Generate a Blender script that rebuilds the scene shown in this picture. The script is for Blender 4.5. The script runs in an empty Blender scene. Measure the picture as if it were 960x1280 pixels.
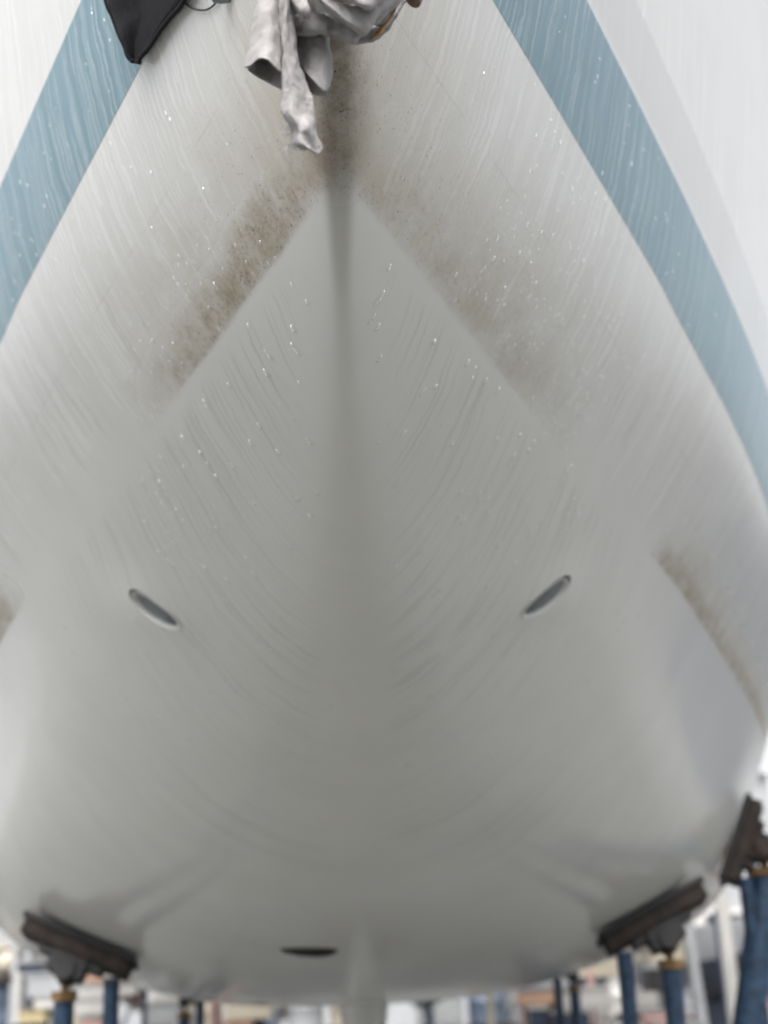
import bpy, bmesh, math, random
import numpy as np
from mathutils import Vector, Matrix, noise as mnoise
R = math.radians
rng = random.Random(7)
nrng = np.random.default_rng(5)
scene = bpy.context.scene
COL = scene.collection
EYE = 1.75                      # eye height above the yard; hull numbers below are relative to it

# ------------------------------------------------------------------ camera
cam_d = bpy.data.cameras.new('camera'); cam = bpy.data.objects.new('camera', cam_d); COL.objects.link(cam)
scene.camera = cam
cam_d.sensor_fit = 'VERTICAL'; cam_d.sensor_height = 36; cam_d.sensor_width = 27
cam_d.lens = 1545/1280*36
cam_d.clip_start = 0.05; cam_d.clip_end = 1500
PITCH, YAW, ROLL = R(21), R(1.75), R(2.35)
f = Vector((math.sin(YAW)*math.cos(PITCH), math.cos(YAW)*math.cos(PITCH), math.sin(PITCH)))
r0 = Vector((math.cos(YAW), -math.sin(YAW), 0)); u0 = r0.cross(f)
r1 = r0*math.cos(ROLL) - u0*math.sin(ROLL); u1 = u0*math.cos(ROLL) + r0*math.sin(ROLL)
cam.matrix_world = Matrix(((r1.x, u1.x, -f.x, 0), (r1.y, u1.y, -f.y, 0), (r1.z, u1.z, -f.z, EYE), (0, 0, 0, 1)))
cam_d.dof.use_dof = True; cam_d.dof.focus_distance = 1.98; cam_d.dof.aperture_fstop = 2.3

# ------------------------------------------------------------------ light
world = bpy.data.worlds.new('World'); scene.world = world; world.use_nodes = True
wn, wl = world.node_tree.nodes, world.node_tree.links
bg = wn['Background']; sky = wn.new('ShaderNodeTexSky'); sky.sky_type = 'NISHITA'; sky.sun_disc = False
SUN_EL, SUN_AZ = R(58), R(190)        # azimuth clockwise from +Y: behind the camera, a little to its left
sky.sun_elevation = SUN_EL; sky.sun_rotation = SUN_AZ
sky.air_density = 1.0; sky.dust_density = 6.0; sky.ozone_density = 1.0; sky.altitude = 0
hs = wn.new('ShaderNodeHueSaturation'); hs.inputs['Saturation'].default_value = 0.22   # overcast: the blue goes out of it
wl.new(sky.outputs[0], hs.inputs['Color']); wl.new(hs.outputs[0], bg.inputs['Color'])
bg.inputs['Strength'].default_value = 0.15
sun_d = bpy.data.lights.new('sun', 'SUN'); sun = bpy.data.objects.new('sun', sun_d); COL.objects.link(sun)
sun_d.energy = .6; sun_d.angle = R(60); sun_d.color = (1, .965, .92)
sv = Vector((math.sin(SUN_AZ)*math.cos(SUN_EL), math.cos(SUN_AZ)*math.cos(SUN_EL), math.sin(SUN_EL)))
sun.rotation_euler = sv.to_track_quat('Z', 'Y').to_euler(); sun.location = (0, -10, 20)
vs = scene.view_settings; vs.view_transform = 'Standard'; vs.look = 'None'; vs.gamma = 1; vs.exposure = 1.4
vs.use_curve_mapping = False

# ------------------------------------------------------------------ helpers
def tag(o, label=None, cat=None, group=None, kind=None):
    if label: o['label'] = label
    if cat: o['category'] = cat
    if group: o['group'] = group
    if kind: o['kind'] = kind
    return o
def empty(name, loc, label, cat, group=None):
    o = bpy.data.objects.new(name, None); COL.objects.link(o); o.location = loc; o.empty_display_size = .2
    return tag(o, label, cat, group)
def wloc(p):
    v = Vector((0, 0, 0))
    while p is not None: v = v + p.location; p = p.parent
    return v
def mesh_obj(name, verts, faces, mat, parent=None, smooth=True):
    """verts in world coordinates; parents are never rotated while building"""
    off = wloc(parent)
    me = bpy.data.meshes.new(name); me.from_pydata([tuple(Vector(v)-off) for v in verts], [], faces)
    me.materials.append(mat)
    if smooth: me.polygons.foreach_set('use_smooth', [True]*len(me.polygons))
    me.update(); o = bpy.data.objects.new(name, me); COL.objects.link(o)
    if parent: o.parent = parent
    return o
class MB:
    def __init__(s): s.v = []; s.f = []
    def add(s, v, fs):
        n = len(s.v); s.v += [tuple(p) for p in v]; s.f += [tuple(i+n for i in q) for q in fs]; return s
    def box(s, c, d, rot=None):
        c = Vector(c); hx, hy, hz = d[0]/2, d[1]/2, d[2]/2; M = rot or Matrix.Identity(3)
        b = min(hx, hy, hz)*.18; V = []; 
        for sx, sy, sz in ((-1,-1,-1),(1,-1,-1),(1,1,-1),(-1,1,-1),(-1,-1,1),(1,-1,1),(1,1,1),(-1,1,1)):
            V.append(c + M @ Vector((sx*hx, sy*hy, sz*hz)))
        return s.add(V, [(0,3,2,1),(4,5,6,7),(0,1,5,4),(1,2,6,5),(2,3,7,6),(3,0,4,7)])
    def tube(s, a, b, ra, rb=None, n=14, cap=True):
        return s.path([a, b], [ra, ra if rb is None else rb], n, cap)
    def path(s, pts, rad, n=10, cap=True):
        pts = [Vector(p) for p in pts]
        if not hasattr(rad, '__len__'): rad = [rad]*len(pts)
        base = len(s.v); prev = None
        for i, p in enumerate(pts):
            t = (pts[min(i+1, len(pts)-1)] - pts[max(i-1, 0)]).normalized()
            if prev is None:
                a = Vector((0,0,1)) if abs(t.z) < .9 else Vector((1,0,0)); x = t.cross(a).normalized()
            else: x = (prev - t*prev.dot(t)).normalized()
            prev = x; y = t.cross(x)
            for k in range(n):
                an = 2*math.pi*k/n; s.v.append(tuple(p + (x*math.cos(an) + y*math.sin(an))*rad[i]))
        for i in range(len(pts)-1):
            for k in range(n):
                a = base+i*n+k; b = base+i*n+(k+1) % n; s.f.append((a, b, b+n, a+n))
        if cap:
            s.f.append(tuple(base+k for k in reversed(range(n)))); e = base+(len(pts)-1)*n
            s.f.append(tuple(e+k for k in range(n)))
        return s
    def build(s, name, mat, parent=None, smooth=False, bevel=0):
        o = mesh_obj(name, s.v, s.f, mat, parent, smooth)
        if smooth:
            try: o.data.set_sharp_from_angle(angle=R(40))
            except Exception: pass
        if bevel:
            bm = bmesh.new(); bm.from_mesh(o.data)
            bmesh.ops.bevel(bm, geom=list(bm.edges), offset=bevel, segments=2, affect='EDGES', clamp_overlap=True)
            bm.to_mesh(o.data); bm.free()
        return o
def copy_tree(o, parent=None):
    c = o.copy(); COL.objects.link(c); c.parent = parent
    for ch in [x for x in bpy.data.objects if x.parent == o and x != c]: copy_tree(ch, c)
    return c

# node helper -------------------------------------------------------
class NT:
    def __init__(s, name):
        s.m = bpy.data.materials.new(name); s.m.use_nodes = True; s.n = s.m.node_tree.nodes; s.l = s.m.node_tree.links
        s.p = s.n['Principled BSDF']; s.out = s.n['Material Output']
    def _in(s, sock, v):
        if v is None: return
        if isinstance(v, bpy.types.NodeSocket): s.l.new(v, sock)
        elif isinstance(v, (tuple, list)) and len(v) == 3 and sock.type == 'RGBA': sock.default_value = (*v, 1)
        else: sock.default_value = v
    def m_(s, op, a, b=None, c=None, clamp=False):
        x = s.n.new('ShaderNodeMath'); x.operation = op; x.use_clamp = clamp
        s._in(x.inputs[0], a); s._in(x.inputs[1], b); s._in(x.inputs[2], c); return x.outputs[0]
    def pos(s):
        g = s.n.new('ShaderNodeNewGeometry'); x = s.n.new('ShaderNodeSeparateXYZ'); s.l.new(g.outputs['Position'], x.inputs[0]); return x.outputs
    def vec(s, x, y, z):
        c = s.n.new('ShaderNodeCombineXYZ'); s._in(c.inputs[0], x); s._in(c.inputs[1], y); s._in(c.inputs[2], z); return c.outputs[0]
    def noise(s, v, sc=1, det=3, rough=.5, dist=0):
        x = s.n.new('ShaderNodeTexNoise'); s._in(x.inputs['Vector'], v); x.inputs['Scale'].default_value = sc
        x.inputs['Detail'].default_value = det; x.inputs['Roughness'].default_value = rough; x.inputs['Distortion'].default_value = dist
        return x.outputs[0]
    def white(s, v):
        x = s.n.new('ShaderNodeTexWhiteNoise'); x.noise_dimensions = '3D'; s._in(x.inputs['Vector'], v); return x.outputs
    def ss(s, v, a, b, lo=0, hi=1):
        x = s.n.new('ShaderNodeMapRange'); x.interpolation_type = 'SMOOTHSTEP'; s._in(x.inputs['Value'], v)
        s._in(x.inputs['From Min'], a); s._in(x.inputs['From Max'], b); s._in(x.inputs['To Min'], lo); s._in(x.inputs['To Max'], hi); return x.outputs[0]
    def mix(s, fac, a, b):
        x = s.n.new('ShaderNodeMix'); x.data_type = 'RGBA'; s._in(x.inputs[0], fac); s._in(x.inputs[6], a); s._in(x.inputs[7], b); return x.outputs[2]
    def mul(s, *a):
        r = a[0]
        for b in a[1:]: r = s.m_('MULTIPLY', r, b)
        return r
    def bump(s, h, strength, dist=.001, normal=None):
        x = s.n.new('ShaderNodeBump'); s._in(x.inputs['Height'], h); x.inputs['Strength'].default_value = strength; x.inputs['Distance'].default_value = dist
        if normal is not None: s.l.new(normal, x.inputs['Normal'])
        return x.outputs[0]
    def fin(s, col=None, rough=None, normal=None, **kw):
        s._in(s.p.inputs['Base Color'], col); s._in(s.p.inputs['Roughness'], rough)
        if normal is not None: s.l.new(normal, s.p.inputs['Normal'])
        for k, v in kw.items(): s._in(s.p.inputs[k.replace('_', ' ')], v)
        return s.m

def plain(name, col, rough=.6, metal=0, var=.25, sc=8, bump=.3):
    t = NT(name); g = t.n.new('ShaderNodeNewGeometry').outputs['Position']
    n = t.noise(g, sc, 5, .6); c2 = tuple(min(1, c*(1-var)) for c in col); c3 = tuple(min(1, c*(1+var)) for c in col)
    c = t.mix(t.ss(n, .3, .7), c2, c3)
    return t.fin(c, rough, t.bump(t.noise(g, sc*12, 3), bump, .002), Metallic=metal)

# ------------------------------------------------------------------ gelcoat: wet, streaked, dirty along the waterline
WLZ = EYE + 1.2
def hull_material(name, base, stripe=False):
    t = NT(name); x, y, z = t.pos()
    side = t.m_('SIGN', x)
    sdo = t.m_('MULTIPLY', side, 7.3)
    pv = t.vec(x, y, z)
    # u runs across the way water flows down this surface
    wob = t.m_('MULTIPLY', t.m_('SUBTRACT', t.noise(t.vec(t.m_('ADD', y, sdo), z, 0), 7, 4, .6), .5), .05)
    u = t.m_('ADD', t.m_('ADD', y, t.m_('MULTIPLY', z, .30)), wob)
    u = t.m_('ADD', u, t.m_('MULTIPLY', t.m_('SUBTRACT', t.m_('MINIMUM', z, WLZ), WLZ), .75))
    us = t.m_('ADD', u, sdo)
    def drips(width, z_lo, z_hi, t_lo, t_hi, seed, dens, soft=.25):
        """runs of water: thin columns that start and stop at their own height"""
        c = t.m_('DIVIDE', us, width); cell = t.m_('FLOOR', c); fr = t.m_('SUBTRACT', c, cell)
        w = t.white(t.vec(cell, seed, 0)); rs = t.n.new('ShaderNodeSeparateColor'); t.l.new(w[1], rs.inputs[0]); w2 = t.white(t.vec(cell, seed+9.5, 3))[0]
        lo = t.m_('MULTIPLY_ADD', rs.outputs[0], z_hi-z_lo, z_lo); hi = t.m_('MULTIPLY_ADD', rs.outputs[1], t_hi-t_lo, t_lo)
        half = t.m_('MULTIPLY_ADD', rs.outputs[2], .30, .08)
        d = t.m_('ABSOLUTE', t.m_('SUBTRACT', fr, .5))
        prof = t.ss(d, half, t.m_('MULTIPLY', half, 1-soft), 0, 1)
        vert = t.mul(t.ss(z, lo, t.m_('ADD', lo, .008)), t.ss(z, hi, t.m_('SUBTRACT', hi, .10)))
        return t.mul(prof, vert, t.ss(w2, 1-dens, 1-dens+.02))
    fade_far = t.ss(y, 3.9, 3.0)
    sn = t.noise(t.vec(t.m_('MULTIPLY', us, 150), t.m_('MULTIPLY', z, 5), 0), 1, 3, .55)
    sn2 = t.noise(t.vec(t.m_('MULTIPLY', us, 45), t.m_('MULTIPLY', z, 1.6), 4), 1, 3, .6)
    patch = t.noise(pv, 3.2, 4, .6)
    patch2 = t.noise(t.vec(t.m_('ADD', y, 5), t.m_('MULTIPLY', side, 3), z), 7, 4, .65)
    fine = t.noise(pv, 220, 3, .7)
    E = EYE
    d1 = drips(.017, E+1.22, E+1.55, E+1.55, E+2.4, 1.0, .62)
    d2 = drips(.0075, E+1.28, E+1.46, E+1.38, E+1.66, 2.0, .75)
    d4 = drips(.028, E+1.21, E+1.6, E+1.5, E+2.0, 5.0, .35, .35)
    d3 = drips(.045, E+1.30, E+1.62, E+1.8, E+2.8, 3.0, .5, .5)
    film = t.m_('MAXIMUM', t.m_('MAXIMUM', t.m_('MAXIMUM', d1, d4), t.m_('MULTIPLY', d2, .8)), t.m_('MULTIPLY', d3, .55))
    film = t.mul(film, t.ss(t.noise(t.vec(t.m_('MULTIPLY', us, 30), t.m_('MULTIPLY', z, 9), 1), 1, 4, .7), .34, .55, .3, 1))
    film = t.mul(film, t.ss(patch, .30, .52, .35, 1))
    # sprayed texture of small beads
    bead = t.noise(t.vec(us, y, t.m_('MULTIPLY', z, .6)), 260, 2, .6)
    spray = t.mul(t.ss(bead, .60, .72), t.ss(patch2, .42, .62), t.ss(z, E+1.15, E+1.3))
    if stripe:
        c = t.mix(t.ss(sn2, .35, .7), base, tuple(v*1.16 for v in base))
        c = t.mix(t.mul(t.ss(sn, .42, .70), .35), c, (.30, .42, .47))
        c = t.mix(t.m_('MULTIPLY', film, .72), c, (.40, .51, .55))
        h = t.m_('ADD', t.mul(film, .8), t.m_('ADD', t.mul(spray, .8), t.mul(sn, .35)))
        n = t.bump(h, .55, .0016)
        return t.fin(c, t.m_('MULTIPLY_ADD', film, .12, .30), n, Coat_Weight=.25, Coat_Roughness=.12)
    c = t.mix(t.ss(patch, .3, .7), base, tuple(v*.955 for v in base))
    # chalky wet film above the waterline
    c = t.mix(t.m_('MULTIPLY', film, .72), c, (.89, .885, .865))
    c = t.mix(t.mul(t.ss(sn, .50, .72), t.ss(z, E+1.25, E+1.45), .20), c, (.60, .59, .57))
    # reflection painted into the colour: a grey belt above the stripe
    belt = t.mul(t.ss(z, E+1.86, E+1.90), t.ss(t.m_('ADD', z, t.mul(t.m_('SUBTRACT', patch2, .5), .02)), E+2.07, E+2.055), t.ss(x, .1, .5))
    c = t.mix(t.m_('MULTIPLY', belt, .55), c, (.56, .56, .55))
    # masking line halfway up the white band
    ml = t.m_('ABSOLUTE', t.m_('SUBTRACT', t.m_('ADD', z, t.mul(t.m_('SUBTRACT', patch2, .5), .006)), E+1.425))
    c = t.mix(t.mul(t.ss(ml, .0022, .0008), t.ss(patch2, .4, .6), .3), c, (.5, .48, .46))
    # grime: strongest just above the waterline, in two stretches, and up the stem
    above = t.ss(t.m_('ADD', z, t.mul(t.m_('SUBTRACT', patch2, .5), .012)), WLZ-.006, WLZ+.006)
    band = t.mul(above, t.ss(t.m_('ADD', z, t.mul(t.m_('SUBTRACT', patch, .5), .22)), WLZ+.165, WLZ+.02))
    yj = t.m_('ADD', y, t.mul(t.m_('SUBTRACT', patch2, .5), .5))
    ye = t.m_('ADD', yj, t.mul(side, -.10)); s1 = t.mul(t.ss(yj, 1.62, 1.80, .6, 1), t.ss(ye, 2.72, 2.2))
    s2 = t.mul(t.ss(t.m_('ADD', yj, t.mul(side, .14)), 3.62, 3.9), t.ss(yj, 7.2, 6.5))
    lft = t.ss(x, .02, -.02)
    bandL = t.mul(above, t.ss(t.m_('ADD', z, t.mul(t.m_('SUBTRACT', patch, .5), .10)), WLZ+.105, WLZ+.03))
    bandR = t.mul(band, t.ss(t.m_('ADD', z, t.mul(t.m_('SUBTRACT', patch2, .5), .12)), WLZ-.02, WLZ+.05, .55, 1), .48)
    bs = t.n.new('ShaderNodeMix'); t._in(bs.inputs[0], lft); t._in(bs.inputs[2], bandR); t._in(bs.inputs[3], bandL)
    grime = t.m_('MAXIMUM', t.mul(bs.outputs[0], s1), t.mul(t.m_('MAXIMUM', bandL, t.mul(band, .7)), s2))
    grime = t.mul(grime, t.ss(t.noise(t.vec(t.m_('MULTIPLY', us, 26), t.m_('MULTIPLY', z, 12), 3), 1, 5, .75), .30, .58, .45, 1))
    halo = t.mul(t.ss(z, WLZ, WLZ+.02), t.ss(t.m_('ADD', z, t.mul(t.m_('SUBTRACT', patch, .5), .3)), WLZ+.36, WLZ+.05), t.ss(y, 2.7, 2.1))
    ax = t.m_('ABSOLUTE', x)
    stem = t.mul(t.ss(ax, .075, .012), t.ss(y, 1.72, 1.58), t.ss(z, E+1.9, E+1.5))
    stem2 = t.mul(t.ss(ax, .30, .02), t.ss(y, 1.9, 1.6), t.ss(z, WLZ, WLZ+.03))
    bl = t.ss(t.noise(pv, 13, 6, .68), .30, .66, .4, 1)
    c = t.mix(t.mul(halo, .42, t.ss(patch2, .3, .6)), c, (.60, .53, .42))
    c = t.mix(t.mul(stem2, .5, t.ss(patch, .25, .6)), c, (.52, .45, .34))
    c = t.mix(t.mul(grime, bl, .85), c, (.33, .265, .165))
    stem_shade = t.mul(t.ss(t.m_('ADD', ax, t.ss(y, 1.6, 2.0, 0, .022)), .036, .010), t.ss(y, 1.50, 1.64), t.ss(y, 1.98, 1.62))
    c = t.mix(t.mul(stem_shade, .40), c, (.27, .26, .235))  # soft shade down the lower stem, painted into the colour
    c = t.mix(t.mul(stem, bl, .9), c, (.17, .14, .10))
    # specks of grit in the grime
    vo = t.n.new('ShaderNodeTexVoronoi'); vo.inputs['Scale'].default_value = 140; t._in(vo.inputs['Vector'], t.vec(x, y, t.m_('MULTIPLY', z, .6)))
    sp = t.mul(t.ss(vo.outputs['Distance'], .26, .14), t.ss(t.white(vo.outputs['Position'])[0], .74, .95))
    spz = t.m_('MAXIMUM', t.m_('MAXIMUM', grime, stem), t.m_('MULTIPLY', halo, .55))
    c = t.mix(t.mul(t.ss(t.noise(pv, 95, 4, .75), .50, .66), t.m_('MAXIMUM', grime, stem), .55), c, (.20, .165, .11))
    c = t.mix(t.mul(t.ss(t.noise(pv, 260, 3, .8), .60, .70), spz, .8), c, (.10, .08, .05))
    c = t.mix(t.mul(sp, spz, .95), c, (.04, .03, .02))
    # fine run marks under the waterline, faint and broken up
    und = t.mul(t.ss(z, WLZ-.01, WLZ-.05), t.ss(z, E+.35, E+.75), t.ss(t.m_('ADD', patch2, t.ss(z, E+.80, E+.95, 0, .17)), .34, .56), fade_far)
    fl = t.noise(t.vec(t.m_('MULTIPLY', us, 110), t.m_('MULTIPLY', z, 2.2), 2), 1, 3, .55)
    runs = t.mul(t.ss(fl, .50, .66), und)
    lowm = t.mul(t.ss(t.noise(t.vec(t.m_('MULTIPLY', us, 38), t.m_('MULTIPLY', z, 1.2), 8), 1, 3, .6), .5, .7), t.ss(z, E+.95, E+.5), t.ss(z, E+.25, E+.55))
    cen = t.ss(t.m_('ABSOLUTE', x), .05, .16); runs = t.mul(runs, cen); lowm = t.mul(lowm, cen)
    c = t.mix(t.mul(runs, .34), c, (.40, .40, .38))
    c = t.mix(t.mul(lowm, .22), c, (.45, .45, .42))
    hi_runs = t.mul(t.ss(t.noise(t.vec(t.m_('MULTIPLY', us, 110), t.m_('MULTIPLY', z, 1.5), 6), 1, 2, .4), .55, .66), t.ss(z, WLZ+.02, WLZ+.12), t.ss(z, WLZ+.34, WLZ+.22), t.ss(y, 2.0, 2.3), t.ss(patch2, .35, .55))
    c = t.mix(t.mul(hi_runs, .30), c, (.42, .41, .38))
    h = t.m_('ADD', t.mul(film, .8), t.m_('ADD', t.mul(spray, .7), t.m_('ADD', t.mul(runs, .12), t.mul(grime, fine, .9))))
    h = t.m_('ADD', h, t.m_('MULTIPLY', fine, .10))
    n = t.bump(h, .5, .0014)
    rough = t.m_('ADD', t.m_('ADD', t.m_('MULTIPLY_ADD', patch, .10, .10), t.ss(z, E+.9, E+1.3, 0, .10)), t.mul(t.m_('MAXIMUM', grime, stem), .4))
    return t.fin(c, rough, n, Coat_Weight=.15, Coat_Roughness=.2)

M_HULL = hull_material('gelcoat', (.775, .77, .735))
M_STRIPE = hull_material('stripe_paint', (.115, .240, .290), True)

# ------------------------------------------------------------------ hull form
def pchip(xs, ys, q):
    xs = np.asarray(xs, float); ys = np.asarray(ys, float); h = np.diff(xs); d = np.diff(ys)/h
    m = np.zeros(len(xs))
    for i in range(1, len(xs)-1):
        if d[i-1]*d[i] > 0:
            w1 = 2*h[i]+h[i-1]; w2 = h[i]+2*h[i-1]; m[i] = (w1+w2)/(w1/d[i-1]+w2/d[i])
    m[0], m[-1] = d[0], d[-1]
    q = np.clip(q, xs[0], xs[-1]); i = np.clip(np.searchsorted(xs, q)-1, 0, len(xs)-2); t = (q-xs[i])/h[i]
    return ((2*t**3-3*t**2+1)*ys[i]+(t**3-2*t**2+t)*h[i]*m[i]+(-2*t**3+3*t**2)*ys[i+1]+(t**3-t**2)*h[i]*m[i+1])
KY = [.56, .95, 1.04, 1.17, 1.35, 1.6, 1.8, 2.2, 3.0, 4.0, 5.0, 6.0, 7.0, 8.5, 11.0, 13.0, 13.8]
KZ = [3.3, 2.1, 1.87, 1.62, 1.40, 1.2, 1.105, .955, .67, .36, .14, .0, -.085, -.12, 0, .40, .7]
WL = {1.2: ([1.6, 2.4, 3.2, 3.95, 5, 6.5, 7.8, 9.5, 12, 13.8], [0, .375, .745, 1.10, 1.53, 2.13, 2.54, 2.72, 2.2, 1.5]),
      1.62: ([1.17, 1.69, 2.79, 3.94, 5, 6.5, 7.8, 9.5, 12, 13.8], [0, .275, .87, 1.47, 1.90, 2.40, 2.70, 2.84, 2.35, 1.75]),
      1.87: ([1.04, 1.95, 3.42, 4.2, 5, 6.5, 8, 11, 13.8], [0, .505, 1.28, 1.66, 2.02, 2.50, 2.78, 2.65, 1.85]),
      3.3: ([.56, 1.95, 3.42, 5, 7, 9, 12, 13.8], [0, .82, 1.62, 2.25, 2.72, 2.9, 2.5, 2.0])}
BY = [.7, 2.4, 3.2, 4.0, 5.0, 6.5, 13.8]
BB = {.35: [.33, .32, .25, .15, .07, .03, .05], .6: [.58, .57, .49, .34, .21, .165, .17], .85: [.84, .83, .77, .64, .47, .345, .34]}
RY = [.7, 1.5, 1.75, 2.1, 2.5, 3.0, 3.6, 4.4, 12]; RR = [.01, .01, .01, .03, .075, .16, .28, .4, .42]
FY = [.7, 1.45, 1.65, 1.8, 2.0, 2.2, 3]; FW = [.024, .024, .020, .012, .004, .001, 0]
TUN_Y, TUN_Z, TUN_R, TUN_K = 3.2, .972, .050, .80
NT_ = 150
YS = np.arange(.565, 13.79, .024)
def section(Y):
    zk = float(pchip(KY, KZ, Y)); pts = [(0, zk)]
    x12 = float(pchip(*WL[1.2], Y)) if Y > 1.6 else 0
    if x12 > .004:
        for a in (.35, .6, .85): pts.append((x12*a, zk+(1.2-zk)*float(pchip(BY, BB[a], Y))))
        pts.append((x12, 1.2))
    for z in (1.62, 1.87, 3.3):
        if zk < z-.004: pts.append((max(0.002, float(pchip(*WL[z], Y))), z))
    if len(pts) < 2: pts.append((.002, 3.3))
    P = np.array(pts); s = np.concatenate([[0], np.cumsum(np.hypot(*np.diff(P, axis=0).T))])
    q = np.linspace(0, 1, NT_)**1.25*s[-1]
    return np.stack([pchip(s, P[:, 0], q), pchip(s, P[:, 1], q)], 1)
G = np.array([section(Y) for Y in YS])           # (ny, nt, 2)
for _ in range(60):                               # fairing along the boat and round the girth
    G[1:-1, 1:] = G[1:-1, 1:]*.5 + .25*(G[:-2, 1:]+G[2:, 1:])
for _ in range(500):                              # longer fairing aft of the forefoot
    G[90:-1] = G[90:-1]*.5 + .25*(G[89:-2]+G[91:])
for _ in range(90):
    G[:, 2:-1] = G[:, 2:-1]*.5 + .25*(G[:, 1:-2]+G[:, 3:])
for i, Y in enumerate(YS):                        # round off the stem and keel line
    rho = float(np.interp(Y, RY, RR)); rho = min(rho, G[i, -1, 0]*.5+.002)
    xs = G[i, :, 0].copy(); zs = G[i, :, 1].copy(); xs = np.maximum.accumulate(xs+np.arange(NT_)*1e-7)
    zs = np.interp(np.sqrt(xs**2+rho**2*np.exp(-(xs/(3.5*rho))**2)), xs, zs) if rho > .004 else zs
    wf = min(float(np.interp(Y, FY, FW)), G[i, -1, 0]*.5+.001)     # narrow flat along the stem
    if wf > .002: zs = np.interp((xs**5+wf**5)**.2, xs, zs)
    G[i, :, 1] = zs
G[:, 0, 0] = 0
def hx(Y, z):
    """half breadth of the hull at station Y and height z (relative to the eye)"""
    i = int(np.clip(np.searchsorted(YS, Y)-1, 0, len(YS)-2)); t = (Y-YS[i])/(YS[i+1]-YS[i])
    a = np.interp(z, G[i, :, 1], G[i, :, 0], left=0); b = np.interp(z, G[i+1, :, 1], G[i+1, :, 0], left=0)
    return float(a+(b-a)*t)
def bulge(Y, z):
    d2 = ((Y-TUN_Y-.03)/.14)**2 + ((z-TUN_Z)/.085)**2
    return .018*math.exp(-d2)
def hp(Y, z, side=1, off=0.0):
    e = .006; x = hx(Y, z)
    n = Vector((1, -(hx(Y+e, z)-hx(Y-e, z))/(2*e), -(hx(Y, z+e)-hx(Y, z-e))/(2*e))).normalized()
    p = Vector((x, Y, z)) + n*(off+bulge(Y, z))
    return Vector((p.x*side, p.y, p.z+EYE)), Vector((n.x*side, n.y, n.z))

root = empty('sailing_boat', (0, 6, 0), 'large off-white sailing boat seen bow-on from below, with blue boot stripes, propped on stands', 'sailing boat')
V = []; F = []; ny = len(YS)
for i, Y in enumerate(YS):
    for j in range(-(NT_-1), NT_):
        x, z = G[i, abs(j)]; s = 1 if j >= 0 else -1
        b = bulge(Y, z)*.75 if j else 0
        V.append((s*(x+b), Y, z+EYE-b*.6))
W = 2*NT_-1
for i in range(ny-1):
    for j in range(W-1):
        a = i*W+j; F.append((a, a+1, a+W+1, a+W))
F.append(tuple((ny-1)*W+j for j in range(W)))                  # transom
F.append(tuple(reversed(range(W))))
for i in range(ny-1): F.append((i*W, (i+1)*W, (i+1)*W+W-1, i*W+W-1))
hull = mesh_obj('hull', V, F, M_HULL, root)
bm = bmesh.new(); bm.from_mesh(hull.data); bmesh.ops.recalc_face_normals(bm, faces=bm.faces); bm.to_mesh(hull.data); bm.free()
# bore the thruster tunnel through it
cut = MB().tube((-1.2, TUN_Y, TUN_Z+EYE), (1.2, TUN_Y, TUN_Z+EYE), TUN_R+.004, n=64).build('cutter', M_HULL)
for vv in cut.data.vertices: vv.co.y = TUN_Y+(vv.co.y-TUN_Y)*TUN_K
md = hull.modifiers.new('b', 'BOOLEAN'); md.object = cut; md.operation = 'DIFFERENCE'; md.solver = 'EXACT'
dg = bpy.context.evaluated_depsgraph_get(); me = bpy.data.meshes.new_from_object(hull.evaluated_get(dg))
hull.modifiers.clear(); old = hull.data; hull.data = me; bpy.data.meshes.remove(old); bpy.data.objects.remove(cut)
try: hull.data.set_sharp_from_angle(angle=R(35))
except Exception: pass

# boot stripes: a film of paint on either side
def surf_patch(name, mat, side, ys, zlo, zhi, nz, off, parent, prof=None):
    v = []; fs = []
    for Y in ys:
        for k in range(nz+1):
            lo, hi = zlo(Y), zhi(Y); v.append(hp(Y, lo+(hi-lo)*k/nz, side, off)[0])
    for i in range(len(ys)-1):
        for k in range(nz):
            a = i*(nz+1)+k; q = (a, a+1, a+nz+2, a+nz+1); fs.append(q if side < 0 else q[::-1])
    return mesh_obj(name, v, fs, mat, parent)
for sd in (-1, 1):
    ys = list(np.arange(1.30, 5.0, .02))+list(np.arange(5.0, 13.6, .15))
    o = surf_patch('boot_stripe', M_STRIPE, sd, ys, lambda Y: 1.62, lambda Y: 1.87, 10, .0005, root)
    o['label'] = 'broad blue boot stripe streaked by running water'

# thruster tunnel and its rims
M_TUN = plain('tunnel_grey', (.36, .375, .39), .5, var=.12, sc=20)
tb = MB(); n = 48
xs_in = hx(TUN_Y, TUN_Z)
vs_ = []
for a in range(n):
    an = 2*math.pi*a/n; Y = TUN_Y+TUN_K*TUN_R*math.cos(an); z = TUN_Z+TUN_R*math.sin(an)
    p = hp(Y, z, 1, -.012)[0]; vs_.append(p)
v = [(-p.x, p.y, p.z) for p in vs_]+[(p.x, p.y, p.z) for p in vs_]
tb.add(v, [(k, (k+1) % n, n+(k+1) % n, n+k) for k in range(n)])
tun = tb.build('thruster_tunnel', M_TUN, root, True)
M_RIM = plain('rim_white', (.74, .735, .71), .3, var=.05)
for sd in (-1, 1):
    v = []; fs = []; rings = [(TUN_R+.0035, .0002), (TUN_R+.0025, .0004), (TUN_R+.0015, .0002), (TUN_R+.0005, -.002), (TUN_R-.0005, -.014)]
    for rr, off in rings:
        for a in range(64):
            an = 2*math.pi*a/64; v.append(hp(TUN_Y+(rr-TUN_R*(1-TUN_K))*math.cos(an), TUN_Z+rr*math.sin(an), sd, off)[0])
    for k in range(len(rings)-1):
        for a in range(64):
            q = (k*64+a, k*64+(a+1) % 64, (k+1)*64+(a+1) % 64, (k+1)*64+a); fs.append(q)
    mesh_obj('tunnel_rim', v, fs, M_RIM, root)
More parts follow.
